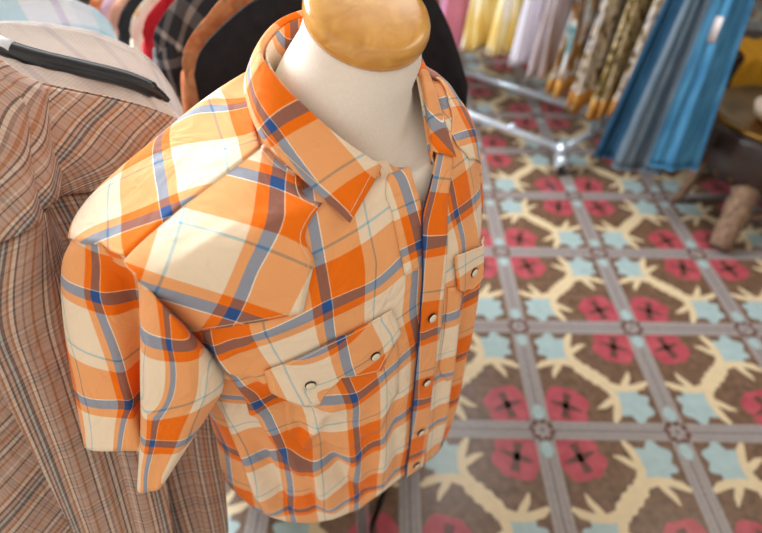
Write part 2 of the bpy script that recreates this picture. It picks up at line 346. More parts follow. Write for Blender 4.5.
# ---------------------------------------------------------------- floor: printed vinyl with antlers, blossoms and leaves
def vinyl(name, c, var=.14, scale=60, c2=None):
    m = solid(name, c, .30, .5, var=var, scale=scale); return m
F_MATS = [mottled('vinyl_brown', [(.3, (88, 66, 50)), (.7, (122, 94, 74))], 34, .30, .5), vinyl('vinyl_band', (150, 142, 138), .22, 120), vinyl('vinyl_band_dark', (120, 110, 110), .3, 150),
          mottled('vinyl_rose', [(.3, (156, 60, 72)), (.7, (178, 84, 92))], 20, .30, .5), vinyl('vinyl_leaf', (156, 176, 176), .08, 30), vinyl('vinyl_bone', (206, 186, 150), .06, 30), vinyl('vinyl_thorn', (96, 62, 54), .2, 60)]
TS = .4725; TX, TY = .204 * TS, 1.934 * TS; TA = math.radians(-1.08)
def tile2w(i, j, z): 
    return (TX + TS * (i * math.cos(TA) - j * math.sin(TA)), TY + TS * (i * math.sin(TA) + j * math.cos(TA)), z)
def outline(pts, wid):
    """closed outline of a tapering branch"""
    P = [Vector((*p, 0)) for p in pts]; l = []; r = []
    for i, p in enumerate(P):
        t = (P[min(i + 1, len(P) - 1)] - P[max(i - 1, 0)]).normalized(); nrm = Vector((-t.y, t.x, 0))
        w = wid[i]; l.append(p + nrm * w); r.append(p - nrm * w)
    return [(q.x, q.y) for q in l + r[::-1]]
def fshape(fb, pts, i, j, mx, my, z, mi):
    out = []
    for x, y in pts:
        if mx: x = 1 - x
        if my: y = 1 - y
        out.append(tile2w(i + x, j + y, z))
    if type(pts).__name__ == 'Strip':
        fs = []
        for k in range(0, len(out) - 3, 2):
            q = (k, k + 1, k + 3, k + 2); n_ = (Vector(out[q[1]]) - Vector(out[q[0]])).cross(Vector(out[q[2]]) - Vector(out[q[0]]))
            fs.append(q if n_.z > 0 else q[::-1])
        fb.add(out, fs, mi=mi); return
    ar = sum(out[k - 1][0] * out[k][1] - out[k][0] * out[k - 1][1] for k in range(len(out)))
    if ar < 0: out = out[::-1]
    fb.add(out, [tuple(range(len(out)))], mi=mi)
rose = []
for k in range(48):
    a = 2 * PI * k / 48
    r = .165 * (1 + .10 * abs(math.cos(2 * a)) ** .6 - .10 * math.exp(-((a % (PI / 2) - PI / 4) ** 2) / .01)) * (1 + .05 * math.sin(7 * a))
    rose.append((.775 + r * math.cos(a + .4), .79 + r * .98 * math.sin(a + .4)))
leafs = []
lob = [.12, .185, .14, .21, .17, .19, .13, .165, .11, .19, .16, .20, .13, .15]
for k in range(70):
    a = 2 * PI * k / 70; q = k / 70 * len(lob); i0 = int(q) % len(lob); tt = q - int(q); tt = tt * tt * (3 - 2 * tt)
    r = lerp(lob[i0], lob[(i0 + 1) % len(lob)], tt)
    leafs.append((.25 + .90 * r * math.cos(a + .3), .75 + .90 * r * math.sin(a + .3)))
class Strip(list): pass
def strip(pts, wid):
    P = [Vector((*p, 0)) for p in pts]; out = Strip()
    for i, p in enumerate(P):
        t = (P[min(i + 1, len(P) - 1)] - P[max(i - 1, 0)]).normalized(); nrm = Vector((-t.y, t.x, 0)) * wid[i] * .84
        out += [((p + nrm).x, (p + nrm).y), ((p - nrm).x, (p - nrm).y)]
    return out
armA = strip([(.45, .55), (.395, .62), (.372, .70), (.375, .79), (.40, .87), (.435, .925)], [.040, .044, .038, .034, .036, .018])
prA = strip([(.375, .72), (.43, .755), (.48, .79), (.535, .81)], [.030, .032, .026, .006])
beam = [(.36, .60), (.375, .645), (.42, .635), (.435, .65), (.465, .60), (.50, .595), (.52, .555), (.56, .54), (.58, .50), (.62, .475), (.635, .43), (.64, .40), (.62, .375), (.58, .365), (.565, .35), (.535, .395), (.50, .405), (.48, .445), (.44, .46), (.42, .50), (.38, .525)]
def diag(pts): return type(pts)([(1 - y, 1 - x) for x, y in pts][::-1])
def rot(pts): return type(pts)([(1 - x, 1 - y) for x, y in pts])
thorn = outline([(.66, .84), (.775, .79), (.89, .75)], [.008, .032, .008]); thorn2 = outline([(.74, .68), (.775, .79), (.80, .90)], [.036, .02, .036])
fb = MB()
fb.add([(-3.2, -.8, 0), (5.5, -.8, 0), (5.5, 7.4, 0), (-3.2, 7.4, 0)], [(0, 1, 2, 3)], mi=0)
for i in range(-6, 10):
    for j in range(-4, 12):
        c = tile2w(i + .5, j + .5, 0)
        if not (-3.0 < c[0] < 5.2 and -.5 < c[1] < 7.1): continue
        mx = (i + j) % 2 == 0; my = False
        for q_, pts in enumerate((armA, prA, diag(armA), diag(prA), rot(armA), rot(prA), rot(diag(armA)), rot(diag(prA)))): fshape(fb, pts, i, j, mx, my, .0006 + q_ * .00004, 5)
        fshape(fb, beam, i, j, mx, my, .00095, 5)
        fshape(fb, rose, i, j, mx, my, .0004, 3); fshape(fb, rot(rose), i, j, mx, my, .0004, 3)
        fshape(fb, leafs, i, j, mx, my, .0004, 4); fshape(fb, rot(leafs), i, j, mx, my, .0004, 4)
        for t in (thorn, thorn2): fshape(fb, t, i, j, mx, my, .0006, 6); fshape(fb, rot(t), i, j, mx, my, .0006, 6)
for k in range(-6, 13):
    for a, b in (((k, -5), (k, 13)), ((-7, k), (11, k))):
        dx, dy = (.072, 0) if a[0] == b[0] else (0, .072)
        for (wx, mi, z) in ((1, 1, .0011), (.62, 2, .0012), (.50, 1, .00125), (.16, 2, .0013)):
            P = [tile2w(a[0] - dx * wx, a[1] - dy * wx, z), tile2w(a[0] + dx * wx, a[1] + dy * wx, z), tile2w(b[0] + dx * wx, b[1] + dy * wx, z), tile2w(b[0] - dx * wx, b[1] - dy * wx, z)]
            fb.add(P, [(0, 1, 2, 3) if dx else (0, 3, 2, 1)], mi=mi)
for i in range(-5, 10):
    for j in range(-4, 12):
        for n_, r0, r1, z, mi, ph in ((16, .10, .085, .0014, 6, .2), (14, .078, .045, .0016, 1, .5), (8, .03, .02, .0018, 2, 0)):
            if (i + j) % 2 == 0 and mi == 5 and n_ == 16: pass
            fb.add([tile2w(i + (r0 if q % 2 else r1) * math.cos(2 * PI * q / n_ + ph), j + (r0 if q % 2 else r1) * math.sin(2 * PI * q / n_ + ph), z) for q in range(n_)], [tuple(range(n_))], mi=mi)
        for s_ in (-1, 1):
            blob = [(i + .045 * math.cos(2 * PI * q / 14), j + s_ * .15 + .065 * math.sin(2 * PI * q / 14)) for q in range(14)]
            fb.add([tile2w(x, y, .0015) for x, y in blob], [tuple(range(14))], mi=4)
fo = fb.build('floor', F_MATS, smooth_=False, recalc=False); fo['kind'] = 'structure'
# room shell around the photographed corner
M_WALL = solid('painted_wall', (206, 200, 190), .85, .2, var=.04, scale=3)
for nm, a, b in (('wall_back', (-3.2, 7.4), (5.5, 7.4)), ('wall_front', (5.5, -.8), (-3.2, -.8)), ('wall_left', (-3.2, -.8), (-3.2, 7.4))):
    wb = MB(); d = Vector((b[0] - a[0], b[1] - a[1], 0)); L_ = d.length; d.normalize(); n_ = Vector((-d.y, d.x, 0)) * .05
    wb.box(((a[0] + b[0]) / 2 + n_.x, (a[1] + b[1]) / 2 + n_.y, 1.6), (L_ / 2, .05, 1.6), (d, Vector((-d.y, d.x, 0)), Vector((0, 0, 1))))
    wb.build(nm, M_WALL, smooth_=False)['kind'] = 'structure'
cb_ = MB(); cb_.box((1.15, 3.3, 3.45), (4.4, 4.15, .05)); cb_.build('ceiling', M_WALL, smooth_=False)['kind'] = 'structure'
# ---------------------------------------------------------------- dress form
form = empty('mannequin', (O[0], O[1], 0), 'cream tailor mannequin with a round honey wood neck cap, wearing the orange plaid shirt', 'mannequin')
mb = MB(); rows = []
NT = 72
for k in range(0, 25):
    s = 1 - k / 24
    s = s ** 1.15 if s > 0 else 0
    rows.append([S(2 * PI * q / NT, max(s, .0), -.010 + .004 * (s < .04) - .040 * smooth(abs(math.sin(2 * PI * q / NT)), .5, 1) * smooth(s, .12, .24), False) for q in range(NT)])
TOPC = Vector((-.0135, .480, CAM_H - .154)); NAX = Vector((.574 * .27 + .13, -.818 * .27 - .16, 1)).normalized()
base = rows[-1]; bc = Vector((0, 0, 0))
for p in base: bc += Vector(p)
bc /= len(base)
a_ = NAX.cross(Vector((0, 1, 0))).normalized(); b_ = NAX.cross(a_)
ring = []
for q in range(NT):
    v = Vector(base[q]) - bc; v -= NAX * v.dot(NAX); v.normalize(); ring.append(TOPC + v * .0535)
for k in range(1, 13):
    t = k / 12
    row = []
    for q in range(NT):
        p0 = Vector(base[q]); p1 = ring[q]; e = 1 - (1 - t) ** 1.25
        flare = (p0 - bc); flare.z = 0
        row.append(p0.lerp(p1, t) - flare * .02 * math.sin(PI * t) + Vector((-.010 * math.sin(PI * min(1, t + .25)), 0, 0)))
    rows.append(row)
mb.grid(rows, True, cap0=True, cap1=True).build('torso', M_NECK, form)
cp = MB(); R_ = .0575
cp.lathe([(R_ - .006, -.004), (R_ - .001, -.001), (R_, .004), (R_, .009), (R_ - .0008, .0125), (R_ - .0028, .0162), (R_ - .0065, .0182), (R_ - .012, .0190), (.02, .0192), (0, .0193)], TOPC, NAX, 72)
cp.build('neck_cap', M_CAP, form)
pl = MB(); pl.lathe([(.016, .0), (.016, .72), (.022, .73), (.022, .80), (.014, .81), (.014, .9)], (O[0], O[1], .04), n=24); pl.build('pole', M_CHROME, form)
MB().lathe([(0, .10), (.024, .10), (.026, .11), (.026, .15), (.022, .16), (0, .16)], (O[0], O[1], 0), n=32).build('base_hub', M_STEEL, form)
for k in range(3):
    a = math.radians(-45 + 120 * k)
    MB().tube(spline([(O[0] + .02 * math.cos(a), O[1] + .02 * math.sin(a), .13), (O[0] + .12 * math.cos(a), O[1] + .12 * math.sin(a), .06), (O[0] + .21 * math.cos(a), O[1] + .21 * math.sin(a), .010)], 5), .009, 12).build('leg', M_STEEL, form)
# ---------------------------------------------------------------- the orange shirt
shirt = empty('plaid_shirt', (O[0], O[1], .86), 'orange, cream and blue plaid short sleeved western shirt worn by the mannequin', 'shirt')
KEYOBJ = {}
def uvf(name, default):
    c = UVC.get(name)
    return tps(c, .04 if name == 'back_yoke' else 1e-4) if c and len(c) >= 4 else default
PER = .118
def defuv(p): 
    dx, dy = p[0] - O[0], p[1] - O[1]
    return ((dx * LX + dy * LY) / PER, p[2] / PER - (dx * LY - dy * LX) / PER)
def panel(name, th_fn, s0, s1, off, n, m, parent=shirt, thick=.0013, key=None, extra=None):
    f = uvf(key or name, defuv); rows = []; uvs = []
    for i in range(m + 1):
        s = lerp(s0, s1, i / m); a, b = th_fn(s); r = []; u = []
        for j in range(n + 1):
            th = lerp(a, b, j / n); p = Vector(S(th, s, off + (extra(th, s) if extra else 0))); r.append(p); u.append(f(p))
        rows.append(r); uvs.append(u)
    o = MB().grid(rows, uvs=uvs).build(name, M_PLAID, parent, solid_=thick, recalc=False); KEYOBJ.setdefault(key, o)
    return o
RIDGES += [(-1.00, .42, -.72, .80, .012, .013), (-.80, .62, -.50, .99, .013, .013), (-.98, .47, -.30, .66, .008, .009), (-.9, .54, -.35, .70, .008, -.008), (-.62, .68, -.30, .98, .010, -.011),
           (-1.15, .62, -1.0, .98, .014, .015), (-1.02, .70, -.86, .98, .010, -.011), (-.22, .66, -.20, .99, .008, .008), (-.13, .60, -.10, .98, .007, -.005), (.25, .45, .34, .98, .011, .009), (.55, .40, .60, .98, .013, .010),
           (-.85, .42, -.20, .40, .010, .004), (-.30, .28, -.10, .44, .012, .003), (.42, .5, .45, .98, .009, -.006), (-.45, .60, -.72, .72, .008, .008), (-.70, .60, -.66, .98, .008, -.007), (-.40, .70, -.36, 1.0, .009, .008),
           (-1.0, .46, -.78, .44, .007, .005), (-1.0, .50, -.80, .52, .006, -.004), (-.95, .30, -.70, .20, .012, .0025), (-.60, .33, -.45, .22, .010, -.002), (-.95, .60, -.80, .56, .006, .006)]
def redge(s): return hermite([0, .10, .157, .24, .281, .35, 1], [-.10, .0, .033, .051, .065, .06, .05], s)
def ledge(s): return hermite([0, .137, .225, .268, .309, .353, .427, .508, .622, .731, .98, 1], [.70, .388, .214, .130, .055, .029, .003, -.009, -.024, -.034, -.050, -.051], s)
def arm(s): return hermite([.22, .232, .240, .264, .333, .418, .50, .60], [-1.75, -1.45, -1.20, -1.03, -1.09, -1.19, -1.35, -1.7], s)
def sink(th, s):
    if th < -PI: th += 2 * PI
    if s < .228 or s > .62 or th > 0: return 0
    return -.030 * smooth(arm(s) - th, -.07, .09) * smooth(s, .228, .26) * (1 - smooth(s, .50, .62)) * (1 - smooth(-th, 1.75, 2.3))
panel('front_panel', lambda s: (math.radians(-108), redge(s)), 0, 1, .0015, 110, 120, key='front_right', extra=sink)
panel('front_panel', lambda s: (ledge(s) + .02, math.radians(100)), 0, 1, .0030, 60, 110, key='front_left')
panel('back_panel', lambda s: (math.radians(98), math.radians(254)), 0, 1, .003, 80, 100, key='back', extra=lambda th, s: sink(th - 2 * PI, s))
panel('placket', lambda s: (ledge(s), ledge(s) + lerp(.22, .145, smooth(s, .2, .5))), .15, 1, .0060, 8, 110, key='placket', thick=.0016)
MB().tube([S(ledge(s_), s_, .0068) for s_ in [lerp(.24, .99, k / 60) for k in range(61)]], .0008, 6).build('placket_edge', solid('navy_edge', (34, 44, 84), .8, .2), shirt)
panel('placket_facing', lambda s: (redge(s) - .10, redge(s) + .005), .150, .40, .0035, 6, 30, key='facing', thick=.0012)
def patch(name, poly, off, key, parent=shirt, thick=.0014, dens=10, rings=14, stitch=.05, centre=None, mat=None):
    """a cut cloth piece lying on the shirt, outlined in surface coordinates"""
    f = uvf(key, defuv); B = []
    n = len(poly)
    for i in range(n):
        a, b = poly[i], poly[(i + 1) % n]
        for k in range(dens): B.append((lerp(a[0], b[0], k / dens), lerp(a[1], b[1], k / dens)))
    c = centre or (sum(p[0] for p in poly) / n, sum(p[1] for p in poly) / n)
    rows = []; uvs = []
    for r in range(rings + 1):
        t = max(1 - r / rings, .002)
        row = [Vector(S(c[0] + (x - c[0]) * t, c[1] + (y - c[1]) * t, off)) for x, y in B]
        rows.append(row); uvs.append([f(p) for p in row])
    o = MB().grid(rows, True, uvs=uvs, cap1=True).build(name, mat or M_PLAID, parent, solid_=thick, recalc=False)
    KEYOBJ.setdefault(key, o)
    if stitch:
        t = 1 - stitch
        loop = [S(c[0] + (x - c[0]) * t, c[1] + (y - c[1]) * t, off + thick * .5 + .0001) for x, y in B]
        MB().tube(loop + loop[:1], .00035, 5).build('stitching', M_STITCH, o)
    return o
YOKE = [ (-1.285, 0.053), (-0.747, 0.088), (-0.324, 0.200), (-0.325, 0.307), (-0.475, 0.392), (-0.633, 0.393), (-0.790, 0.395), (-0.965, 0.405), (-1.190, 0.428), (-1.165, 0.365), (-0.990, 0.291), (-1.014, 0.260), (-1.136, 0.242), (-1.234, 0.158) ]
patch('front_yoke', YOKE, .0050, 'yoke_right', centre=(-.80, .27), stitch=.035)
YL = [(1.319, .068), (.90, .095), (.55, .16), (.52, .22), (.62, .275), (.80, .30), (.95, .325), (1.04, .32), (1.08, .295), (1.16, .27), (1.22, .245), (1.28, .16)]
patch('front_yoke', YL[::-1], .0058, 'yoke_left', centre=(.88, .22), stitch=.035)
BY = [(-1.27, .06), (-1.225, .16), (-1.15, .236), (-1.42, .231), (-1.66, .258), (-2.0, .33), (-2.5, .38), (-PI, .44), (-3.78, .38), (-4.28, .33), (-4.64, .27), (-4.86, .25), (-5.09, .25), (-5.05, .16), (-5.01, .06), (-4.4, .02), (-PI, .02), (-1.9, .02)]
patch('back_yoke', BY, .0056, 'back_yoke', centre=(-PI, .15), rings=30, stitch=0)
# chest pockets with saw-tooth flaps
pk = patch('pocket', [(-.735, .50), (-.10, .475), (-.10, .66), (-.24, .73), (-.45, .745), (-.66, .72), (-.74, .66)], .0030, 'front_right', stitch=0)
FL = [(-0.773, 0.501), (-0.730, 0.572), (-0.525, 0.587), (-0.395, 0.551), (-0.307, 0.561), (-0.196, 0.570), (-0.088, 0.507), (-0.114, 0.451), (-0.413, 0.467)]
fl = patch('pocket_flap', FL, .0060, 'flap_right', centre=(-.42, .510), stitch=.07, thick=.0014)
pk2 = patch('pocket', [(.18, .47), (.62, .50), (.62, .66), (.50, .70), (.25, .70), (.18, .66)], .0050, 'front_left', stitch=0)
FL2 = [(.236, .410), (.234, .478), (.33, .500), (.478, .521), (.56, .505), (.66, .52), (.75, .50), (.76, .45), (.45, .43)]
fl2 = patch('pocket_flap', FL2, .0078, 'flap_left', centre=(.46, .47), stitch=.07, thick=.0018)
# pearl snaps
def snap(th, s, off, parent=shirt, r=.0055):
    p = Vector(S(th, s, off)); a = Vector(S(th + .03, s, off)) - p; b = Vector(S(th, s + .01, off)) - p; n = a.cross(b).normalized()
    q = p - Vector(loc2w(0, 0, p.z))
    if n.dot(q) < 0: n = -n
    n = n.normalized()
    o = MB().lathe([(r * .8, -.0012), (r * 1.06, -.0008), (r * 1.06, .0006), (r * .98, .0013), (r * .9, .0013)], p, n, 24).build('snap_button', M_STEEL, parent)
    MB().lathe([(r * .96, .0008), (r * .92, .0017), (r * .7, .0024), (r * .4, .0027), (0, .0028)], p, n, 24).build('pearl_face', M_PEARL, o)
for th, s in ((.047, .507), (.041, .661), (.020, .805), (.008, .965)): snap(th, s, .0090)
snap(-.555, .546, .0078); snap(-.219, .529, .0078)
snap(.46, .480, .0098)
# collar: stand ring and folded leaves
def atz(px, py, z):                       # helper kept in metres: lens axis coordinates to the room
    u = (px - 381) / 508; v = -(py - 266.5) / 508; c, s_ = math.cos(math.radians(43.4)), math.sin(math.radians(43.4))
    return Vector((u * z, (c + s_ * v) * z, CAM_H + (-s_ + c * v) * z))
NC = Vector((-.035, .503, 0))
def pol(deg, r, d): return Vector((NC.x + r * math.cos(math.radians(deg)), NC.y + r * math.sin(math.radians(deg)), CAM_H - d))
FOLD = [atz(381, 167, .474), atz(340, 139, .457), atz(300, 104, .446), atz(277, 82, .444), atz(261, 58, .452), atz(262, 40, .480), atz(281, 20, .526),
        pol(120, .084, .172), pol(95, .080, .174), pol(65, .076, .180), pol(35, .076, .190), pol(10, .076, .206), pol(-15, .084, .226), atz(434, 152, .497)]
EDGE = [atz(350, 223, .446), atz(322, 197, .446), atz(285, 163, .447), atz(262, 138, .450), atz(249, 108, .464), pol(195, .099, .204), pol(160, .098, .204),
        pol(125, .097, .206), pol(100, .102, .212), pol(70, .098, .212), pol(38, .094, .218), pol(12, .090, .226), pol(-8, .098, .243), atz(456, 157, .506)]
fo_, ed_ = spline(FOLD, 7), spline(EDGE, 7)
rows = []; cs = uvf('collar', defuv); uvs = []
for a, b in zip(fo_, ed_):
    out = (a - NC); out.z = 0; out.normalize(); up = Vector((0, 0, 1))
    r = [a - out * .0022 - up * .016, a - out * .0020 - up * .006, a - out * .0016 + up * .0002, a - out * .0004 + up * .0010, a + out * .0010 + up * .0004]
    for k in range(1, 9):
        t = k / 8; r.append((a + out * .0016).lerp(b, t) + (out * .8 + up * .6) * .0016 * math.sin(PI * t))
    rows.append(r); uvs.append([cs(q) for q in r])
collar = MB().grid(rows, uvs=uvs).build('collar', M_PLAID, shirt, solid_=.0013, recalc=False); KEYOBJ['collar'] = collar
ins = []
for a, b in zip(fo_, ed_): ins.append(b.lerp(a, .10) + Vector((0, 0, .0022)))
MB().tube([rows[0][k] + (rows[4][k] - rows[0][k]) * .22 + Vector((0, -.0015, .0015)) for k in range(5, 12)] + [p + Vector((0, -.001, .001)) for p in ins[2:34]], .00035, 5).build('stitching', M_STITCH, collar)
# collar stand
rows = []; cs = uvf('stand', defuv); uvs = []
for a in fo_:
    out = (a - NC); out.z = 0; r0 = out.length; out.normalize()
    lo = NC + out * (r0 + .004 if r0 > .083 else .087); lo.z = min(a.z - .018, CAM_H - .238)
    r = [a - out * .006 - Vector((0, 0, .004)), (a - out * .007).lerp(lo, .5), lo]
    rows.append(r); uvs.append([cs(q) for q in r])
MB().grid(rows, uvs=uvs).build('collar_stand', M_PLAID, shirt, solid_=.0015, recalc=False)
# near sleeve, hanging empty in folds: sections from the armhole down to the hem
SL = [
 [(100, 250, .53), (63, 262, .466), (97, 266, .450), (137, 279, .474), (139, 280, .430), (172, 318, .428), (206, 352, .470), (212, 345, .51), (170, 280, .53)],
 [(95, 280, .57), (62, 300, .482), (105, 307, .465), (143, 322, .498), (142, 325, .440), (180, 350, .441), (215, 384, .485), (218, 376, .52), (160, 310, .57)],
 [(95, 320, .585), (68, 352, .497), (114, 352, .482), (145, 368, .516), (142, 375, .456), (178, 392, .460), (203, 412, .492), (203, 405, .54), (150, 350, .585)],
 [(100, 370, .59), (77, 403, .512), (126, 403, .503), (143, 420, .532), (142, 434, .478), (166, 442, .480), (184, 446, .497), (184, 440, .55), (150, 400, .59)],
 [(105, 410, .60), (85, 447, .526), (138, 451, .519), (141, 462, .540), (138, 490, .496), (150, 491, .494), (161, 487, .502), (165, 470, .55), (145, 430, .59)]]
ARM = [(-1.84, .30), (-1.66, .256), (-1.421, .230), (-1.29, .232), (-1.164, .238), (-1.02, .29), (-1.17, .418), (-1.40, .50), (-1.75, .42)]
cols = [[Vector(S(a, b, .0025)) for a, b in ARM]] + [[atz(*p) for p in r] for r in SL]
lev = [spline([cols[i][k] for i in range(len(cols))], 10) for k in range(9)]
rows = []; uvs = []; f1 = uvf('sleeve', defuv)
for i in range(len(lev[0])):
    r = cspline([lev[k][i] for k in range(9)], 8)
    rows.append(r); uvs.append([f1(q) for q in r])
KEYOBJ['sleeve'] = MB().grid(rows, True, uvs=uvs).build('sleeve', M_PLAID, shirt, solid_=.0013, recalc=False)
# far sleeve
rows = []; uvs = []
for d, x, y, hx, hy in ((.246, .098, -.005, .012, .02), (.252, .106, -.005, .026, .040), (.270, .118, -.004, .036, .062), (.31, .132, -.002, .040, .076), (.37, .140, 0, .040, .082), (.44, .142, .002, .038, .086), (.51, .142, .004, .036, .090)):
    r = [Vector(loc2w(x + hx * math.cos(2 * PI * k / 48) * (1 + .05 * math.sin(6 * PI * k / 24)), y + hy * math.sin(2 * PI * k / 48), CAM_H - d - .1 * hx * math.cos(2 * PI * k / 48))) for k in range(48)]
    rows.append(r)
f2 = uvf('far_sleeve', defuv)
MB().grid(rows, True, uvs=[[f2(q) for q in r] for r in rows]).build('sleeve', M_PLAID, shirt, solid_=.0013, recalc=False)
# ---------------------------------------------------------------- clothes on the rack to the left
def sheet_rows(ctrl, ku=8, kv=8):
    rr = [spline(r, ku) for r in ctrl]
    cols = [spline([r[j] for r in rr], kv) for j in range(len(rr[0]))]
    return [[cols[j][i] for j in range(len(cols))] for i in range(len(cols[0]))]
def pillow(name, rows, mat, parent, back=Vector((0, 1, 0)), thick=.03, su=.1, sv=.1, rot_=0.0, ph=(0, 0), ripple=0.0, nrip=5, seed=0):
    """closed hollow garment piece: a modelled front face and a back face that meet at the edges"""
    R = random.Random(seed); ph0 = [R.uniform(0, 6.28) for _ in range(4)]
    n = len(rows[0]); m = len(rows); U = []; 
    for i, r in enumerate(rows):
        u = 0; row = []
        for j, p in enumerate(r):
            if j: u += (r[j] - r[j - 1]).length
            row.append([u, 0])
        mid = row[n // 2][0]
        U.append([[q[0] - mid, 0] for q in row])
    for j in range(n):
        v = 0
        for i in range(m):
            if i: v += (rows[i][j] - rows[i - 1][j]).length
            U[i][j][1] = v
    c, s_ = math.cos(rot_), math.sin(rot_)
    UV = [[((q[0] * c - q[1] * s_) / su + ph[0], (q[0] * s_ + q[1] * c) / sv + ph[1]) for q in r] for r in U]
    if ripple:
        for i in range(m):
            for j in range(n):
                t = j / (n - 1); q = i / (m - 1)
                w = math.sin(t * nrip * 6.28 + ph0[0] + 1.2 * math.sin(q * 2.5 + ph0[1])) * .6 + math.sin(t * nrip * 14 + ph0[2]) * .25 + math.sin(q * 7 + t * 5 + ph0[3]) * .25
                rows[i][j] = rows[i][j] + back * (ripple * w * (.25 + .75 * q))
    bk = [[p + back * thick * (math.sin(PI * clamp(j / (n - 1), .0, 1)) ** .5) * min(1, .15 + 3 * i / m) for j, p in enumerate(r)] for i, r in enumerate(rows)]
    loop = [r + b[1:-1][::-1] for r, b in zip(rows, bk)]; luv = [r + r[1:-1][::-1] for r in UV]
    return MB().grid(loop, True, uvs=luv).build(name, mat, parent, solid_=.0012, recalc=False)
def P3(l): return [atz(*p) for p in l]
brown = empty('plaid_shirt', (-.42, .42, 1.0), 'brown plaid long sleeved shirt with fine stripes hanging nearest at the left edge', 'shirt', None)
yk_bot = [(-60, 268, .43), (0, 243, .445), (30, 229, .452), (43, 218, .470), (47, 199, .505), (107, 191, .545), (175, 190, .60)]
yk = sheet_rows([P3([(-60, 25, .46), (0, 62, .49), (24, 79, .505), (45, 86, .52), (100, 97, .55), (145, 108, .575), (184, 122, .60)]),
                 P3([(-60, 90, .445), (0, 105, .465), (24, 112, .48), (42, 115, .505), (88, 122, .54), (135, 132, .57), (182, 143, .605)]),
                 P3([(-60, 170, .435), (0, 170, .45), (27, 166, .465), (41, 158, .50), (75, 155, .525), (120, 161, .56), (178, 167, .605)]), P3(yk_bot)], 8, 8)
pillow('shoulder_yoke', yk, M_BROWN, brown, thick=.035, su=.10, sv=.10, rot_=-.50)
lo = sheet_rows([P3([(x, y - 3, z + .004) for x, y, z in yk_bot]),
                 P3([(-30, 330, .46), (5, 325, .465), (30, 320, .475), (52, 315, .49), (78, 312, .515), (120, 310, .56), (175, 310, .62)]),
                 P3([(0, 391, .50), (25, 388, .505), (48, 385, .515), (70, 380, .53), (98, 378, .555), (137, 375, .59), (190, 375, .63)]),
                 P3([(36, 462, .555), (55, 460, .558), (75, 456, .565), (94, 452, .575), (117, 448, .59), (140, 447, .605), (165, 446, .63)]),
                 P3([(72, 535, .61), (88, 535, .61), (102, 534, .615), (118, 533, .62), (136, 532, .63), (154, 532, .64), (172, 532, .65)]),
                 P3([(98, 600, .66), (110, 600, .66), (124, 600, .665), (138, 600, .67), (152, 600, .68), (166, 600, .69), (180, 600, .70)])], 8, 8)
pillow('sleeve', lo, M_BROWN, brown, thick=.03, su=.10, sv=.10, rot_=.0, ripple=.006, nrip=2, seed=3)
fr = sheet_rows([P3([(-110, 200, .53), (-20, 240, .57), (60, 280, .62), (120, 310, .67)]), P3([(-120, 400, .56), (-20, 400, .60), (60, 410, .65), (130, 420, .70)]),
                 P3([(-110, 620, .60), (-10, 620, .65), (90, 620, .70), (165, 610, .75)])], 10, 14)
pillow('front_panel', fr, M_BROWN, brown, thick=.03, su=.10, sv=.10, rot_=-.55, ripple=.012, nrip=2, seed=5)
cu = sheet_rows([P3([(158, 380, .66), (180, 375, .67), (205, 380, .68), (222, 385, .70)]), P3([(160, 460, .68), (182, 458, .685), (205, 455, .70), (222, 455, .72)]),
                 P3([(172, 540, .72), (192, 540, .72), (212, 538, .74), (228, 536, .76)])], 8, 10)
pillow('cuff', cu, M_BROWN, brown, thick=.03, su=.12, sv=.12, rot_=.1, ripple=.004, nrip=2, seed=8)
def hanging(name, label, cat, curve, mat, drop=1.05, thick=.05, group=None, ext=0, su=.2, sv=.2, rot_=0, ripple=.006, seed=1, part='body', flare=.02, nrip=4, sleeve=True):
    pts = P3(curve)
    if ext:
        d = Vector((LX * .15 + .96, .05, 0)).normalized(); e = pts[-1]
        pts += [e + d * ext * .5 + Vector((0, 0, .035)), e + d * ext]
    c = sum((p for p in pts), Vector()) / len(pts)
    t = empty(name, (c.x, c.y, min(p.z for p in pts) - drop), label, cat, group)
    top = spline(pts, 8); rows = []; zl = min(p.z for p in top) - drop
    for i in range(22):
        q = i / 21
        rows.append([Vector((p.x + flare * q * (p.x - c.x) * 2, p.y - .012 * math.sin(PI * min(1, q * 3)), lerp(p.z, zl, q ** 1.15))) for p in top])
    pillow(part, rows, mat, t, thick=thick, su=su, sv=sv, rot_=rot_, ripple=ripple, nrip=nrip, seed=seed)
    if sleeve:
        k = 0 if ext else -1
        a = pts[k]; s_ = -1 if ext else 1
        path = [a + Vector((s_ * -.030, .022, -.012)), a + Vector((s_ * -.012, .022, -.05)), a + Vector((s_ * .004, .022, -.16)), a + Vector((s_ * .010, .024, -.32)), a + Vector((s_ * .008, .026, -.50))]
        MB().tube(spline(path, 5), [.012 + .020 * min(1, j / 4) for j in range(21)], 16).build('sleeve', mat, t)
    return t
hanging('striped_shirt', 'pale pinstriped shirt directly behind the brown plaid shirt, below the black hanger bar', 'shirt', [(-60, 44, .55), (6, 60, .59), (60, 71, .615), (110, 81, .64), (150, 95, .655), (181, 118, .665)], M_PALE, su=.10, sv=.2, rot_=.7, seed=2, sleeve=False)
hanging('striped_shirt', 'cream white pinstriped shirt behind the black hanger bar with a rounded shoulder', 'shirt', [(-60, 27, .66), (0, 23, .70), (55, 27, .72), (100, 37, .74), (140, 55, .755), (166, 82, .765), (183, 112, .77)], M_PALE, su=.10, sv=.2, rot_=.8, seed=4, thick=.06, sleeve=False)
hanging('checked_shirt', 'light blue and lilac checked shirt at the top left corner', 'shirt', [(-60, -12, .78), (0, -6, .84), (50, -4, .86), (85, 6, .88), (106, 20, .89), (117, 38, .90)], M_SKY, su=.16, sv=.12, rot_=.2, seed=6, sleeve=False)
hg = empty('clothes_hanger', tuple(atz(10, 52, .63)), 'glossy black clothes hanger between the two pale pinstriped shirts', 'hanger')
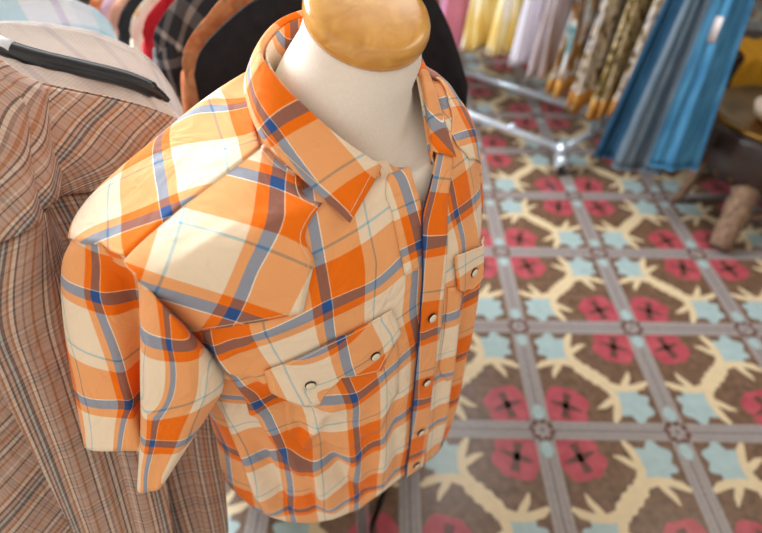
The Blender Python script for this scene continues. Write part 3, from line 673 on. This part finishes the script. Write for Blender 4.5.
ha = spline(P3([(-70, 34, .58), (-30, 36, .59), (14, 51, .60), (45, 60, .61), (80, 68, .625), (125, 79, .64), (152, 90, .655), (169, 101, .67)]), 6)
MB().tube(ha, [.008] * 8 + [.0108] * (len(ha) - 14) + [.0075, .007, .006, .005, .004, .003], 14).build('bar', M_RUBBER, hg)
hk = ha[0]; MB().tube(spline([hk, hk + Vector((0, 0, .05)), hk + Vector((.012, .01, .08)), hk + Vector((.0, .02, .10)), hk + Vector((-.02, .01, .088))], 6), .002, 8).build('hook', M_CHROME, hg)
MB().tube([ha[9] + Vector((0, 0, .001)), ha[12] + Vector((0, 0, .001))], .0105, 14).build('clip', solid('white_plastic', (214, 220, 228), .4), hg)
# ---------------------------------------------------------------- clothes on the rack behind the mannequin
hanging('black_coat', 'black cotton coat hanging right behind the mannequin neck', 'coat', [(194, 74, .86), (200, 52, .85), (218, 30, .84), (252, 2, .83), (300, -22, .83), (345, -30, .85), (395, -30, .86), (428, -10, .87), (447, 22, .88), (458, 52, .89), (468, 86, .90)], M_BLACK, drop=1.22, thick=.05, ripple=.006, nrip=3, seed=9, part='body', sleeve=False)
M_RUST = mottled('rust_print', [(.3, (120, 92, 70)), (.45, (196, 128, 84)), (.6, (170, 92, 52)), (.75, (150, 130, 96))], 26)
M_RED = solid('red_cotton', (168, 20, 30), .8, .2, var=.1)
M_GOLD = mottled('cream_gold_print', [(.35, (206, 192, 172)), (.6, (214, 202, 186)), (.68, (208, 156, 60))], 22)
M_PEACH = solid('peach_cotton', (206, 152, 130), .8, .2, var=.06)
M_LILAC = solid('lilac_cotton', (178, 150, 168), .8, .2, var=.08)
back = [('printed_shirt', 'rust and tan printed shirt, first behind the black coat', [(182, 62, .93), (187, 43, .92), (204, 20, .91), (240, -12, .91)], M_RUST, 'shirt'),
        ('checked_shirt', 'charcoal and white checked flannel shirt left of the rust shirt', [(153, 38, 1.0), (158, 24, .99), (172, 4, .98), (196, -16, .98)], M_GREY, 'shirt'),
        ('red_shirt', 'plain red shirt left of the charcoal checked shirt', [(142, 32, 1.09), (147, 16, 1.08), (162, -2, 1.07), (180, -16, 1.07)], M_RED, 'shirt'),
        ('printed_shirt', 'cream shirt with a gold print left of the red shirt', [(130, 30, 1.17), (134, 14, 1.16), (148, -4, 1.15), (164, -16, 1.15)], M_GOLD, 'shirt'),
        ('black_shirt', 'small black shirt left of the cream and gold shirt', [(117, 26, 1.25), (122, 10, 1.24), (134, -6, 1.23), (148, -16, 1.23)], M_BLACK, 'shirt'),
        ('peach_shirt', 'peach coloured shirt left of the small black shirt', [(108, 22, 1.34), (112, 6, 1.33), (124, -8, 1.32), (136, -18, 1.32)], M_PEACH, 'shirt'),
        ('lilac_shirt', 'dusky lilac shirt, leftmost but one on the back rack', [(99, 16, 1.43), (103, 2, 1.42), (112, -8, 1.41), (124, -18, 1.41)], M_LILAC, 'shirt'),
        ('printed_shirt', 'orange brown printed shirt farthest left on the back rack', [(88, 12, 1.52), (92, -2, 1.51), (101, -10, 1.50), (112, -18, 1.50)], M_RUST, 'shirt')]
for k, (n_, lb, cv, mt, ct) in enumerate(back):
    hanging(n_, lb, ct, cv, mt, ext=.36, thick=.055, su=.14, sv=.14, rot_=.6, seed=20 + k, ripple=.004)
# ---------------------------------------------------------------- rolling rack on the right
RD = Vector((-.75, .66, 0)).normalized(); RN = Vector((.66, .75, 0)).normalized()
rk = empty('garment_rack', (1.24, 2.73, 0), 'chrome rolling garment rack standing on the patterned floor with printed skirts on it', 'clothes rack')
A1, A2 = Vector((1.03, 2.56, .15)), Vector((1.45, 2.90, .15)); M_ = (A1 + A2) / 2
for a in (A1, A2):
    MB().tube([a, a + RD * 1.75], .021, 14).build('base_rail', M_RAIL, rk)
for q in (0, 1.75):
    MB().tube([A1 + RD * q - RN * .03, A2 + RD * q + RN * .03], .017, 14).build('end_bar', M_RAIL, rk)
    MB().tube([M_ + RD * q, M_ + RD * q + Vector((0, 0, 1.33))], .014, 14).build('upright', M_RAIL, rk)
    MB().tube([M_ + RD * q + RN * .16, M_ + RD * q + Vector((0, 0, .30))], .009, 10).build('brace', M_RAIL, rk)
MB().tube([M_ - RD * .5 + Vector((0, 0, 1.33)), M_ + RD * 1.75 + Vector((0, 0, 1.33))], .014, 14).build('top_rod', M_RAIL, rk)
for a, q in ((A1, 0), (A2, 0), (A1, 1.75), (A2, 1.75)):
    c = a + RD * q + (RN * .0); w = Vector((c.x + .02, c.y - .03, .045))
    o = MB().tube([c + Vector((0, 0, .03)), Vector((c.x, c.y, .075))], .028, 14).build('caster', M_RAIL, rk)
    MB().lathe([(.02, -.016), (.040, -.014), (.044, -.008), (.044, .008), (.040, .014), (.02, .016)], w, RD, 24).build('wheel', M_RUBBER, o)
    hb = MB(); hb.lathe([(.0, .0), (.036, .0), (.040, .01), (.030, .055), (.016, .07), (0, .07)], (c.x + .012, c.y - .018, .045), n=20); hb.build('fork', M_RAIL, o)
for a, t in ((A1, .33), (A2, 1.0)):
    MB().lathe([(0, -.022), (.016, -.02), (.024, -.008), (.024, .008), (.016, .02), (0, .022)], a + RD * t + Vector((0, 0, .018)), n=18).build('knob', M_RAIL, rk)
M_OCHRE = mottled('ochre_band', [(.3, (176, 124, 56)), (.7, (206, 160, 92))], 12)
def skirt(t, hem, wd, mat, name, label, cat, group, seed, thick=.07, side=0, top=1.24):
    P = M_ + RD * t + RN * side; R = random.Random(seed)
    hem += .08 if cat == 'skirt' else 0
    e = empty(name, (P.x, P.y, hem), label, cat, group)
    rows = []
    N_ = 30; ph = [R.uniform(0, 6.28) for _ in range(5)]
    for i in range(18):
        q = i / 17; z = lerp(top, hem, q); w = lerp(wd * .55, wd, q ** .7) / 2; r = []
        for j in range(64):
            a = 2 * PI * j / 64; fl = 1 + .22 * q * math.sin(7 * a + ph[0]) + .08 * q * math.sin(13 * a + ph[1])
            x = w * math.cos(a) * fl; y = thick * (.35 + .65 * q) * math.sin(a) * fl
            r.append(Vector((P.x, P.y, z + (.018 * math.sin(5 * a + ph[2]) if i == 17 else 0))) + RN * x + RD * y)
        rows.append(r)
    mb = MB().grid(rows, True, cap0=True); mb.build('cloth', mat, e, solid_=.002, recalc=False)
    if cat == 'skirt': MB().grid([[p + (p - Vector((P.x, P.y, p.z))) * .05 for p in r] for r in rows[-3:]], True).build('hem_band', M_OCHRE, e, solid_=.002, recalc=False)
    if cat == 'skirt': MB().tube([rows[-3][j] + (rows[-3][j] - Vector((P.x, P.y, rows[-3][j].z))) * .03 for j in list(range(64)) + [0]], .006, 6).build('hem_trim', mat, e)
    MB().tube([Vector((P.x, P.y, top)) - RN * wd * .22, Vector((P.x, P.y, top + .03)), Vector((P.x, P.y, top + .03)), Vector((P.x, P.y, top)) + RN * wd * .22], .005, 6).build('waistband', mat, e)
    MB().tube([Vector((P.x, P.y, top + .02)), Vector((P.x, P.y, top + .10))], .003, 6).build('hook', M_CHROME, e)
    return e
PT1 = [(.36, (66, 50, 40)), (.44, (150, 124, 76)), (.49, (222, 214, 208)), (.54, (206, 182, 140)), (.59, (214, 220, 230)), (.64, (120, 96, 56)), (.70, (74, 54, 44))]
PT2 = [(.30, (52, 130, 134)), (.42, (214, 218, 222)), (.50, (176, 132, 66)), (.60, (92, 68, 50)), (.70, (186, 176, 196))]
M_P1 = mottled('brown_floral_print', PT1, 22, stretch=(1, 1, .7)); M_P2 = mottled('teal_floral_print', PT2, 14, stretch=(1.2, 1.2, .5)); M_P3 = mottled('olive_print', [(.36, (70, 62, 38)), (.46, (150, 126, 70)), (.53, (214, 196, 160)), (.60, (110, 94, 56)), (.68, (80, 64, 42))], 24)
M_YEL = mottled('yellow_ruffle', [(.35, (222, 184, 84)), (.5, (240, 222, 160)), (.62, (246, 240, 224))], 11, stretch=(1.3, 1.3, .35))
M_PINK = solid('pink_cotton', (214, 140, 178), .8, .2, var=.1, scale=8); M_WHT = solid('white_cotton', (232, 230, 240), .8, .2, var=.04); M_LAV = mottled('taupe_lace', [(.35, (150, 122, 104)), (.5, (206, 196, 204)), (.65, (222, 216, 226))], 10, stretch=(1.5, 1.5, .2))
for k, (t, hem, wd, mt, n_, lb, ct, sd) in enumerate([
    (-.19, .36, .40, M_P3, 'printed_skirt', 'olive and tan printed skirt right behind the indigo jeans', 'skirt', .0),
    (-.07, .33, .40, M_P1, 'printed_skirt', 'brown floral skirt just left of the indigo jeans', 'skirt', .0),
    (.05, .30, .44, M_P1, 'printed_skirt', 'brown and white floral skirt above the front caster of the rolling rack', 'skirt', -.02),
    (.17, .27, .42, M_P3, 'printed_skirt', 'olive and tan skirt left of the brown and white floral one', 'skirt', .0),
    (.29, .28, .42, M_P1, 'printed_skirt', 'dark brown floral skirt between the olive one and the teal edged one', 'skirt', .0),
    (.42, .32, .42, M_P2, 'printed_skirt', 'teal edged floral skirt with ochre hem on the rolling rack', 'skirt', .0),
    (.57, .46, .40, M_LAV, 'lace_dress', 'taupe and white lace dress left of the teal edged skirt', 'dress', .0),
    (.69, .50, .40, M_WHT, 'white_dress', 'plain white dress between the taupe lace and the yellow ruffles', 'dress', .0),
    (.83, .52, .42, M_YEL, 'ruffled_dress', 'yellow and cream ruffled dress, the right one of two', 'dress', .0),
    (1.00, .50, .42, M_YEL, 'ruffled_dress', 'yellow and cream ruffled dress, the left one of two', 'dress', .0),
    (1.20, .42, .40, M_PINK, 'pink_dress', 'pink dress with its hem above the upper chrome rail', 'dress', .0),
    (1.33, .46, .36, M_WHT, 'white_dress', 'white dress hanging between two pink dresses', 'dress', .0),
    (1.46, .44, .40, M_PINK, 'pink_dress', 'pink dress at the far end beside the black coat', 'dress', .0)]):
    skirt(t - .22, hem, wd, mt, n_, lb, ct, 'dresses and skirts on the rolling rack', 40 + k, side=sd, thick=.054)
# ---------------------------------------------------------------- denim beside the stool
def denim(name, c1, c2, sc=14):
    return mottled(name, [(.3, c1), (.7, c2)], sc, stretch=(3, 3, .5), rough=.9, detail=5)
M_D1 = denim('indigo_denim', (22, 52, 74), (36, 76, 104)); M_D2 = denim('grey_denim', (78, 96, 110), (110, 124, 134)); M_D3 = denim('blue_denim', (52, 108, 150), (84, 150, 190)); M_D4 = denim('washed_grey_denim', (92, 92, 94), (134, 130, 128))
def jeans(name, label, a, b, top_a, top_b, mat, seed, rip, cat='jeans', z0=.35, patch_=None, thick=.04):
    A = Vector(a); B = Vector(b); TA_, TB_ = Vector(top_a), Vector(top_b)
    e = empty(name, tuple((A + B) / 2), label, cat, 'denim on the right of the rolling rack')
    n = 40; rows = []
    R = random.Random(seed); ph = [R.uniform(0, 6) for _ in range(3)]
    for i in range(20):
        q = i / 19; r = []
        for j in range(n + 1):
            t = j / n; p = TA_.lerp(TB_, t).lerp(A.lerp(B, t), q)
            w = math.sin(t * 3 * PI + ph[0]) * .6 + math.sin(t * 7 * PI + ph[1]) * .3
            r.append(p + Vector((-.1, -1, 0)) * (rip * w * (.4 + .6 * q)))
        rows.append(r)
    pillow('denim_body', rows, mat, e, thick=thick, su=.1, sv=.1)
    MB().tube([p + Vector((0, -.004, .002)) for p in rows[-1]], .006, 6).build('hem', mat, e)
    MB().tube([p + Vector((0, -.002, 0)) for p in rows[0]], .010, 6).build('waistband', mat, e)
    if patch_:
        i, j0, j1, dz = patch_
        g = [[rows[i + k][j] + Vector((0, -.004, 0)) for j in range(j0, j1)] for k in range(dz)]
        MB().grid(g).build('label_patch', solid('cream_label', (214, 206, 206), .6), e, solid_=.002)
    return e
jeans('denim_jeans', 'dark indigo jeans hanging left of the grey blue denim skirt', (1.05, 2.20, .33), (1.17, 2.14, .33), (1.16, 2.20, 1.25), (1.22, 2.15, 1.25), M_D1, 1, .012)
jeans('denim_skirt', 'grey blue denim skirt between the indigo jeans and the bright blue jeans', (1.12, 2.12, .31), (1.33, 2.07, .31), (1.19, 2.13, 1.25), (1.28, 2.10, 1.25), M_D2, 2, .022, 'skirt')
jeans('denim_jeans', 'bright blue jeans with a pale label patch hanging above the stool', (1.25, 2.04, .36), (1.46, 2.02, .36), (1.24, 2.06, 1.25), (1.355, 2.04, 1.25), M_D3, 5, .020, patch_=(5, 8, 16, 3))
jeans('denim_jeans', 'washed grey jeans at the right of the bright blue jeans', (1.45, 2.08, .40), (1.53, 2.12, .40), (1.35, 2.10, 1.25), (1.42, 2.14, 1.25), M_D4, 7, .014)
rr = empty('clothes_rail', (1.3, 2.1, 1.27), 'chrome rail carrying the denim', 'rail')
MB().tube([(.95, 2.21, 1.27), (2.45, 2.02, 1.27)], .012, 12).build('bar', M_CHROME, rr)
MB().tube([(2.42, 2.023, 1.27), (2.42, 2.023, .0)], .012, 12).build('post', M_CHROME, rr)
# ---------------------------------------------------------------- stool
st = empty('log_stool', (1.885, 2.20, 0), 'round dark leather stool with brass rim and rough log legs at the right edge', 'stool')
SX, SY = 1.885, 2.20
seat = MB().lathe([(.0, .27), (.27, .27), (.31, .285), (.335, .34), (.34, .44), (.33, .49), (.315, .52), (.0, .52)], (SX, SY, 0), n=64).build('seat', M_LEATHER, st)
MB().lathe([(.285, .518), (.312, .518), (.322, .526), (.320, .540), (.308, .546), (.29, .540), (.24, .530), (.0, .528)], (SX, SY, 0), n=64).build('brass_rim', M_BRASS, st)
nb = MB()
for k in range(28):
    a = 2 * PI * k / 28; MB_ = nb.lathe([(0, .004), (.008, .003), (.011, -.002)], (SX + .326 * math.cos(a), SY + .326 * math.sin(a), .315), (math.cos(a), math.sin(a), -.3), 10)
nb.build('studs', M_BRASS, st)['kind'] = 'stuff'
def log(p0, p1, r0, r1, seed):
    R = random.Random(seed); n = 14; pts = [Vector(p0).lerp(Vector(p1), k / n) + Vector((R.uniform(-.004, .004), R.uniform(-.004, .004), 0)) * (0 if k in (0, n) else 1) for k in range(n + 1)]
    return MB().tube(pts, [lerp(r0, r1, k / n) * (1 + R.uniform(-.06, .06)) for k in range(n + 1)], 18)
log((1.645, 1.86, .02), (1.745, 2.02, .36), .052, .064, 1).build('leg', M_LOG, st)
log((1.61, 2.26, .01), (1.72, 2.32, .36), .026, .030, 2).build('leg', M_LOG, st)
log((2.18, 2.46, .02), (2.06, 2.38, .36), .060, .066, 3).build('leg', M_LOG, st)
log((2.14, 1.94, .02), (2.06, 2.05, .36), .060, .066, 4).build('leg', M_LOG, st)
log((1.65, 2.28, .12), (2.1, 2.42, .14), .022, .022, 5).build('stretcher', M_LOG, st)
log((1.72, 1.94, .13), (2.1, 2.0, .14), .020, .020, 6).build('stretcher', M_LOG, st)
bw = MB().lathe([(0, .0), (.05, .0), (.085, .03), (.10, .075), (.094, .075), (.08, .034), (.045, .008), (0, .006)], (1.80, 2.16, .529), n=40).build('bowl', solid('white_glaze', (224, 208, 190), .3, .5), None)
tag(bw, 'pale glazed bowl standing on the brass rimmed stool at the right edge', 'bowl')
# dark bench with yellow cloth behind the stool
bn = empty('wooden_bench', (2.5, 3.1, 0), 'dark brown wooden bench behind the stool at the top right corner', 'bench')
M_DW = wood('dark_oak', (34, 20, 16), (70, 42, 30), 6, .5, .1)
MB().box((2.45, 3.05, .54), (.55, .22, .022)).build('seat_board', M_DW, bn, smooth_=False, bevel=.006)
for x in (1.96, 2.94): MB().box((x, 3.05, .26), (.03, .2, .259)).build('side', M_DW, bn, smooth_=False, bevel=.005)
MB().box((2.45, 3.2, .2), (.46, .015, .17)).build('back_board', M_DW, bn, smooth_=False, bevel=.004)
yc = empty('yellow_scarf', (2.13, 2.83, .44), 'mustard yellow scarf lying over the edge of the dark bench', 'scarf')
rows = []
for i in range(16):
    q = i / 15; r = []
    for j in range(25):
        t = j / 24; x = 2.0 + .26 * t + .02 * math.sin(q * 6); 
        y, z = (3.1 - .28 * min(q * 2, 1), .564 + .008 * math.sin(t * 14)) if q < .5 else (2.82 - .006 * math.sin(t * 14) - .012, .564 - (q - .5) * .44 + .03 * t)
        r.append(Vector((x, y, z + .006)))
    rows.append(r)
MB().grid(rows).build('cloth', solid('mustard_cotton', (196, 142, 36), .85, .2), yc, solid_=.004, recalc=False)
